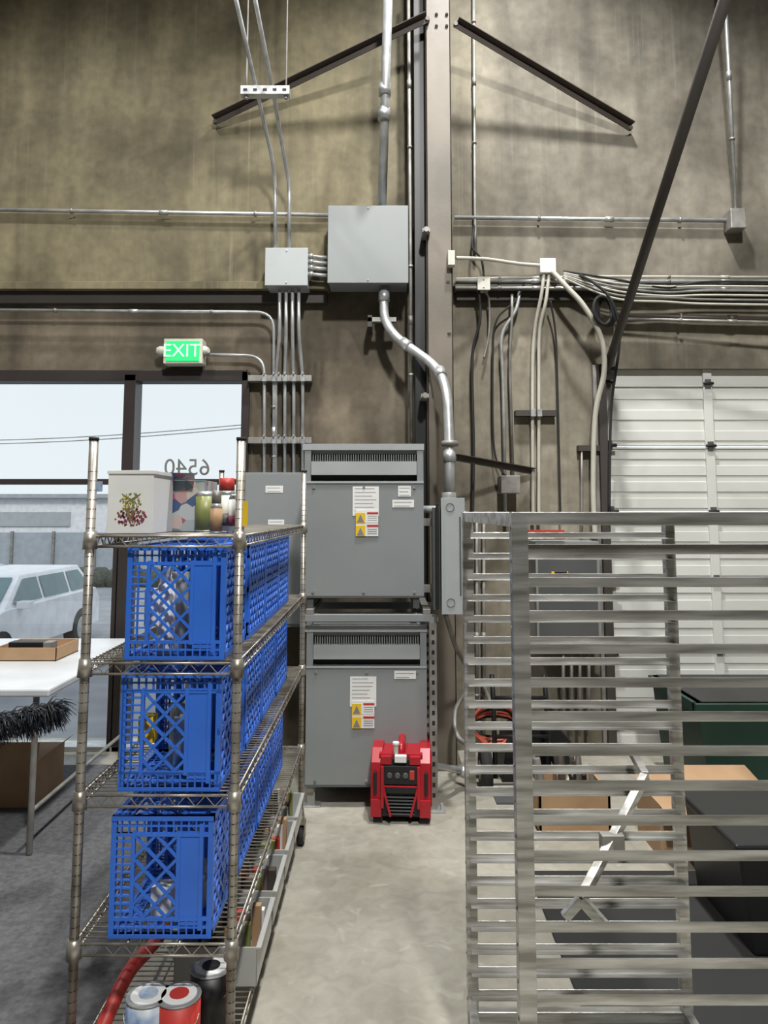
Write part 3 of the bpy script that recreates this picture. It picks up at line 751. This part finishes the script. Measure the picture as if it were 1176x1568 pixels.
# contents of the crates
cont=(M_white,M_galv,M_yellow,M_white,M_greyl,M_bluecan,M_ivory)
q=MB('assorted_hardware')
for r,z in enumerate(levels[1:4]):
    for k in range(4):
        y0=2.14+k*(CD+.014)
        for j in range(3 if r==2 else 5):
            x=random.uniform(-.64,-.52); yy=y0+random.uniform(.03,.22); h=random.uniform(.04,.09) if r==2 else random.uniform(.06,.22)
            if random.random()<.5: q.box(x-.02,x+.035,yy,yy+.05,z+.014,z+.014+h,random.choice(cont))
            else: q.tube([(x,yy+.03,z+.014),(x,yy+.03,z+.014+h)],.024,random.choice(cont),12)
q.tube([(-.60,2.16,levels[1]+.014),(-.60,2.16,levels[1]+.20),(-.60,2.16,levels[1]+.22),(-.60,2.16,levels[1]+.25)],[.024,.024,.012,.012],M_white,14)
q.box(-.655,-.615,2.14,2.18,levels[1]+.09,levels[1]+.19,M_white)
q.box(-.66,-.62,2.135,2.18,levels[2]+.12,levels[2]+.19,M_yellow)
q.done(.002)
# top items
zt=levels[0]+.006
q=MB('printed_gift_box')
a=P(170,735,2.16);b=P(238,822,2.16)
q.box(a.x,b.x,2.16,2.36,zt,a.z-.002,M_white); q.box(a.x-.003,b.x+.003,2.157,2.363,a.z-.01,a.z,M_white)
cx=(a.x+b.x)/2
for i in range(110):
    an=random.uniform(0,2*math.pi); rr=.045*math.sqrt(random.random()); px_=cx+.004+rr*math.cos(an); pz=zt+.045+rr*.55*math.sin(an)
    s=random.uniform(.002,.004); q.tube([(px_,2.1585,pz),(px_,2.1602,pz)],s,M_maroon if random.random()<.8 else M_leaf,7)
for i in range(60):
    an=random.uniform(0,2*math.pi); rr=.03*math.sqrt(random.random()); px_=cx+.002+rr*math.cos(an); pz=zt+.088+rr*.8*math.sin(an)
    s=random.uniform(.0015,.0035); q.tube([(px_,2.1585,pz),(px_,2.1602,pz)],s,random.choice((M_leaf,M_leaf,M_olive,M_yellow)),7)
for i in range(6):
    q.tube(cat([(cx,2.159,zt+.04),(cx+random.uniform(-.02,.02),2.159,zt+.08),(cx+random.uniform(-.03,.03),2.159,zt+.11)]),.0012,M_leaf,5)
q.done(.002)
q=MB('picture_carton')
a=P(246,750,2.36);b=P(316,824,2.36)
q.box(a.x,b.x,2.37,2.56,zt,a.z,M_photo)
q.add([(a.x,2.37,a.z),(b.x-.03,2.37,a.z),(b.x-.02,2.33,a.z+.02),(a.x+.01,2.33,a.z+.022)],[(0,1,2,3)],M_photo); q.done(.001)
def can(name,px,pt,Y,r,mt,cap=None,band=None):
    q=MB(name); c=P(px,800,Y); z1=P(px,pt,Y).z
    q.tube([(c.x,Y,zt),(c.x,Y,zt+.004)],r*1.03,M_galv,18)
    q.tube([(c.x,Y,zt+.004),(c.x,Y,z1-.015),(c.x,Y,z1-.015)],r,mt,18)
    if band: q.tube([(c.x,Y,zt+.02),(c.x,Y,zt+(z1-zt)*.45)],r*1.01,band,18)
    q.tube([(c.x,Y,z1-.016),(c.x,Y,z1)],[r,r*.75],M_galv,18)
    if cap: q.tube([(c.x,Y,z1),(c.x,Y,z1+.035)],[r*.8,r*.75],cap,16)
    return q.done()
can('olive_canister',321,768,2.36,.030,M_olive)
can('spray_paint_can',354,766,2.24,.028,M_ivory,M_redlab,M_greyd)
can('spray_paint_can',366,772,2.18,.016,M_white,None,M_maroon)
can('spray_paint_can',338,786,2.18,.017,M_card,M_galvd)
q=MB('yellow_tag'); q.pbox(379,783,387,822,2.085,.002,M_yellow); q.done()
q=MB('blue_tag'); q.pbox(150,752,160,768,2.08,.002,M_bluecan); q.done()
# bottom shelf content
def pcan(px,py,mt,lid,r=.055,h=.15):
    q=MB('paint_can'); z0=levels[4]+.006; c=PZ(px,py,z0+h)
    q.tube([(c.x,c.y,z0),(c.x,c.y,z0+h)],r,mt,24); q.tube([(c.x,c.y,z0+h),(c.x,c.y,z0+h+.004)],r*1.02,M_galv,24); q.tube([(c.x,c.y,z0+h+.004),(c.x,c.y,z0+h+.006)],r*.82,lid,24)
    q.tube([(c.x,c.y,z0+h+.006),(c.x,c.y,z0+h+.008)],r*.45,mt,20)
    q.tube([(c.x+r*1.03*math.cos(t),c.y-.02+-.02*math.sin(t),z0+h*.8-.04*math.sin(t)) for t in [math.pi*k/8 for k in range(9)]],.0015,M_galv,5)
    q.done()
for a_ in ((232,1556,M_bluecan,M_white),(280,1556,M_redlab,M_white),(330,1512,M_black,M_white)): pcan(*a_)
q=MB('storage_bin')
for k,(y0,y1) in enumerate(((2.42,2.72),(2.76,3.04),(3.08,3.36),(3.40,3.68))):
    z0=levels[4]+.006; x0,x1=-.62,-.375; h=.11; t=.004
    q.box(x0,x1,y0,y1,z0,z0+t,M_clear)
    for b_ in ((x0,x0+t,y0,y1),(x1-t,x1,y0,y1),(x0,x1,y0,y0+t),(x0,x1,y1-t,y1)): q.box(*b_,z0,z0+h,M_clear)
    q.box(x1-.003,x1+.012,y0,y1,z0+h-.008,z0+h,M_clear)
    for j in range(30):
        x=random.uniform(x0+.03,x1-.03); y=random.uniform(y0+.03,y1-.04); s=random.uniform(.008,.02)
        q.box(x-s,x+s,y,y+s*1.8,z0+.01,z0+random.uniform(.08,.15),random.choice((M_redlab,M_white,M_olive,M_black,M_card,M_brown,M_galvd,M_galvd)))
q.done(.002)
cable('red_hose',[(-.80,2.0,.03),(-.76,2.15,.15),(-.72,2.3,.26),(-.70,2.5,.24),(-.72,2.7,.2)],.02,M_redlab)
# ---------------------------------------------------------------- pan rack (aluminium)
q=MB('aluminium_pan_rack')
RY0,RY1=1.44,2.32; 
RX0=P(815,1100,RY0).x; RX1=RX0+.60; rt=P(815,800,RY0).z
pw=.030
for y in (RY0,RY1):
    for x in (RX0,RX1):
        q.box(x-pw/2,x+pw/2,y-pw/2,y+pw/2,.10,rt,M_alu)
        q.tube([(x,y,.02+.04),(x,y,.12)],.012,M_galv,10); q.tube([(x-.014,y,.045),(x+.014,y,.045)],.045,M_rubber,20)
        for k in range(24):
            z=rt-.05-k*.0605
            if z>.12: q.tube([(x-pw/2-.002,y-.0,z+.02),(x-pw/2,y,z+.02)],.004,M_galv,6)
for y in (RY0,RY1):
    s=1 if y==RY0 else -1
    q.box(RX0,RX1,y-.014,y+.014,rt-.024,rt,M_alu)
    q.box(RX0,RX1,y-.014,y+.014,.13,.16,M_alu)
    for k in range(22):
        z=rt-.068-k*.0605
        if z<.18: break
        yy=y+s*.013
        q.box(RX0-.005,RX1+.005,yy-.0015,yy+.0015,z-.009,z+.008,M_alu)
        q.box(RX0-.005,RX1+.005,min(yy,yy+s*.022),max(yy,yy+s*.022),z-.0105,z-.0080,M_alu)
for x in (RX0,RX1):
    q.box(x-.012,x+.012,RY0,RY1,rt-.028,rt-.002,M_alu); q.box(x-.012,x+.012,RY0,RY1,.13,.16,M_alu)
q.done(.0015)
# support strut inside the rack
q=MB('aluminium_support_bracket')
a=P(1008,1212,2.1); b=P(908,1405,1.9)
q.beam(a,b,.022,.022,M_alu); m_=a+(b-a)*.55
q.box(m_.x-.028,m_.x+.028,m_.y-.016,m_.y+.016,m_.z-.024,m_.z+.016,M_galvd)
q.beam(b,b+Vector((.05,-.02,-.05)),.02,.022,M_alu); q.beam(b,b+Vector((-.04,.0,-.04)),.018,.022,M_alu); q.beam(a,a+Vector((0.03,.2,.0)),.02,.02,M_alu)
q.done(.002)
# ---------------------------------------------------------------- left side: mat, table, boxes
q=MB('entry_mat'); q.box(-3.6,-.86,.8,4.9,0,.012,M_mat); q.done(.004)
q=MB('folding_table')
tz=.76; X0,X1,Y0,Y1=-3.4,-1.50,3.55,4.95
q.box(X0,X1,Y0,Y1,tz-.035,tz,M_table)
for x in (X0+.1,X1-.1):
    for y in (Y0+.1,Y1-.1): q.tube([(x,y,.012),(x,y,tz-.03)],.014,M_galvd,10)
    q.tube([(x,Y0+.1,.2),(x,Y1-.1,.2)],.010,M_galvd,8)
q.done(.008)
def tray(name,x0,x1,y0,y1,z0,z1,mt):
    q=MB(name); t=.006; q.box(x0,x1,y0,y1,z0,z0+t,mt)
    for b_ in ((x0,x0+t,y0,y1),(x1-t,x1,y0,y1),(x0,x1,y0,y0+t),(x0,x1,y1-t,y1)): q.box(*b_,z0,z1,mt)
    for k in range(5): q.box(x0+.05+k*(x1-x0-.1)/5,x0+.1+k*(x1-x0-.1)/5,y0+.05,y0+.12,z0+t,z1+.02,random.choice((M_black,M_brown,M_galvd)))
    return q.done(.001)
a=P(5,1020,4.3); b=P(100,1020,4.3)
tray('cardboard_tray',a.x,b.x,4.2,4.5,tz,tz+.07,M_card)
q=MB('cardboard_box.001')
bx=PZ(55,1262,.012); X1=bx.x; X0=X1-.5; Y0=bx.y; Y1=Y0+.35; zz=P(30,1190,Y0).z
q.box(X0,X1,Y0,Y1,.012,zz,M_card); q.box((X0+X1)/2-.03,(X0+X1)/2+.03,Y0-.001,Y0,.012,zz,M_ivory)
q.add([(X0,Y0,zz),(X1,Y0,zz),(X1,Y0+.02,zz+.09),(X0,Y0+.02,zz+.09)],[(0,1,2,3)],M_card); q.add([(X1,Y0,zz),(X1,Y1,zz),(X1+.06,Y1,zz+.05),(X1+.06,Y0,zz+.05)],[(0,1,2,3)],M_card); q.done(.003)
# duster
q=MB('black_duster')
a=P(-80,1140,2.6); b=P(85,1102,2.75)
q.tube([a,b],.012,M_black,8)
for i in range(1500):
    t=random.random(); c=a+(b-a)*t; d_=Vector((random.uniform(.1,1),random.uniform(-1,1),random.uniform(-1.1,.35))).normalized()*random.uniform(.05,.085)
    q.tube([c,c+d_*.6,c+d_+Vector((0,0,-.02))],[.002,.002,.0008],M_duster if random.random()<.8 else M_greyd,3)
q.tube([a,a+Vector((-.5,0,-.18))],.012,M_galvd,8)
q.done()
# ---------------------------------------------------------------- outside
q=MB('parking_lot_ground'); q.box(-60,60,5.5,120,-1.05,-1.0,M_asph); q.done()
q=MB('street_building'); 
q.box(-40,-6,42,55,-1,P(100,775,42).z,M_bld); q.box(-26,-17,41.9,42,P(100,822,42).z,P(100,800,42).z,M_greyl)
q.box(-40,-6,41.6,42,P(100,778,42).z,P(100,772,42).z,M_blda); q.box(-15,-8,41.9,42,-.5,1.0,M_blda)
q.done()
q=MB('street_fence'); q.box(-40,10,30,30.1,-1,P(100,832,30).z,M_blda)
for k in range(30): q.box(-40+k*1.6,-39.9+k*1.6,29.9,30,-1,P(100,830,30).z,M_galvd)
q.done()
q=MB('hedge_row')
for k in range(60): 
    x=-32+k*.6; q.tube([(x,27,-1),(x,27,-.6),(x,27,-.35)],[.5,.45,.15],M_hedge,7)
q.done()
def car(name,mt,loc,rotz):
    q=MB(name); f=lambda x,z,d:(x,d,z)
    body=[(-2.3,.35),(-2.38,.6),(-2.3,.82),(-1.35,1.02),(2.1,1.05),(2.3,.85),(2.3,.35)]
    q.prism(body,f,-.9,.9,mt)
    gh=[(-1.35,1.0),(-.55,1.5),(1.7,1.52),(2.15,1.03)]
    n=4; vs=[(x,-.86 if z<1.1 else -.68,z) for x,z in gh]+[(x,.86 if z<1.1 else .68,z) for x,z in gh]
    q.add(vs,[(3,2,1,0),(4,5,6,7),(0,1,5,4),(1,2,6,5),(2,3,7,6),(3,0,4,7)],mt)
    # windows
    q.add([(-1.31,-.74,1.06),(-1.31,.74,1.06),(-.65,.62,1.47),(-.65,-.62,1.47)],[(0,1,2,3)],M_carg)
    for s in (-1,1):
        for (a,b,c,d_) in (((-1.05,1.08),(-.05,1.08),(-.05,1.44),(-.5,1.44)),((.05,1.08),(1.0,1.08),(1.0,1.44),(.05,1.44)),((1.1,1.08),(1.95,1.08),(1.62,1.44),(1.1,1.44))):
            Y=lambda z:s*(.86-(z-1.03)/.49*.18+.012)
            q.add([(x,Y(z),z) for x,z in (a,b,c,d_)],[(0,1,2,3)],M_carg)
        for x in (-1.45,1.45):
            q.tube([(x,s*.72,.36),(x,s*.93,.36)],.36,M_rubber,20); q.tube([(x,s*.92,.36),(x,s*.945,.36)],.22,M_galv,16)
        q.box(-1.0,-.8,s*.88,s*1.08,1.0,1.12,mt)
        q.box(-2.36,-2.2,s*.55,s*.88,.68,.82,M_galv)
    q.box(-2.38,-2.3,-.5,.5,.45,.75,M_black)
    return q.done(.05,loc=loc,rot=(0,0,rotz))
car('white_van',M_car,(-6.75,13.6,-1.0),math.radians(88))
car('silver_car',M_cars,(-13.8,24,-1.0),math.radians(160))
q=MB('power_lines')
for (ya,yb) in ((682,660),(688,665)):
    a=P(-200,ya+8,34);b=P(420,yb,34); q.tube([a+(b-a)*t+Vector((0,0,-.25*math.sin(t*math.pi))) for t in [k/10 for k in range(11)]],.022,M_galvd,5)
q.done()
q=MB('utility_pole'); q.tube([(-19.6,38,-1),(-19.6,38,2.7)],.15,M_galvd,8); q.box(-19.9,-19.0,37.9,38.1,2.3,2.5,M_galvd); q.done()
text('window_number_decal','6540',.16,(P(291,731,YL+.04).x,YL+.062,P(291,731,YL+.04).z),(math.pi/2,0,math.pi),M_galvd,ext=.0005)
# ---------------------------------------------------------------- light
wd=bpy.data.worlds.new('world'); bpy.context.scene.world=wd; wd.use_nodes=True; nt=wd.node_tree
bg=nt.nodes['Background']; tc=nt.nodes.new('ShaderNodeTexCoord'); sx=nt.nodes.new('ShaderNodeSeparateXYZ')
nt.links.new(tc.outputs['Generated'],sx.inputs[0]); r=nt.nodes.new('ShaderNodeValToRGB')
r.color_ramp.elements[0].color=(.84,.88,.91,1); r.color_ramp.elements[1].color=(.72,.80,.92,1); r.color_ramp.elements[1].position=.7
nt.links.new(sx.outputs[2],r.inputs[0]); nt.links.new(r.outputs[0],bg.inputs[0]); bg.inputs[1].default_value=1.15
def spot(name,loc,target,size,power,ang,blend,col=(1,.995,.97)):
    l=bpy.data.lights.new(name,'SPOT'); l.shadow_soft_size=size; l.energy=power; l.color=col; l.spot_size=math.radians(ang); l.spot_blend=blend
    o=bpy.data.objects.new(name,l); bpy.context.collection.objects.link(o); o.location=loc
    o.rotation_euler=(Vector(target)-Vector(loc)).to_track_quat('-Z','Y').to_euler(); return o
spot('high_bay_light',(.9,3.3,7.3),(.8,3.6,0),.14,1450,92,.55)
spot('high_bay_light',(-2.4,2.6,7.3),(-2.2,3.2,0),.14,700,92,.55)
spot('high_bay_light',(.9,-1.6,7.2),(.3,3.2,.9),.25,1900,88,.6)
sl=bpy.data.lights.new('sun','SUN'); sl.energy=1.6; sl.angle=.2; so=bpy.data.objects.new('sun',sl); bpy.context.collection.objects.link(so)
so.rotation_euler=Vector((-.2,1,-.9)).to_track_quat('-Z','Y').to_euler()
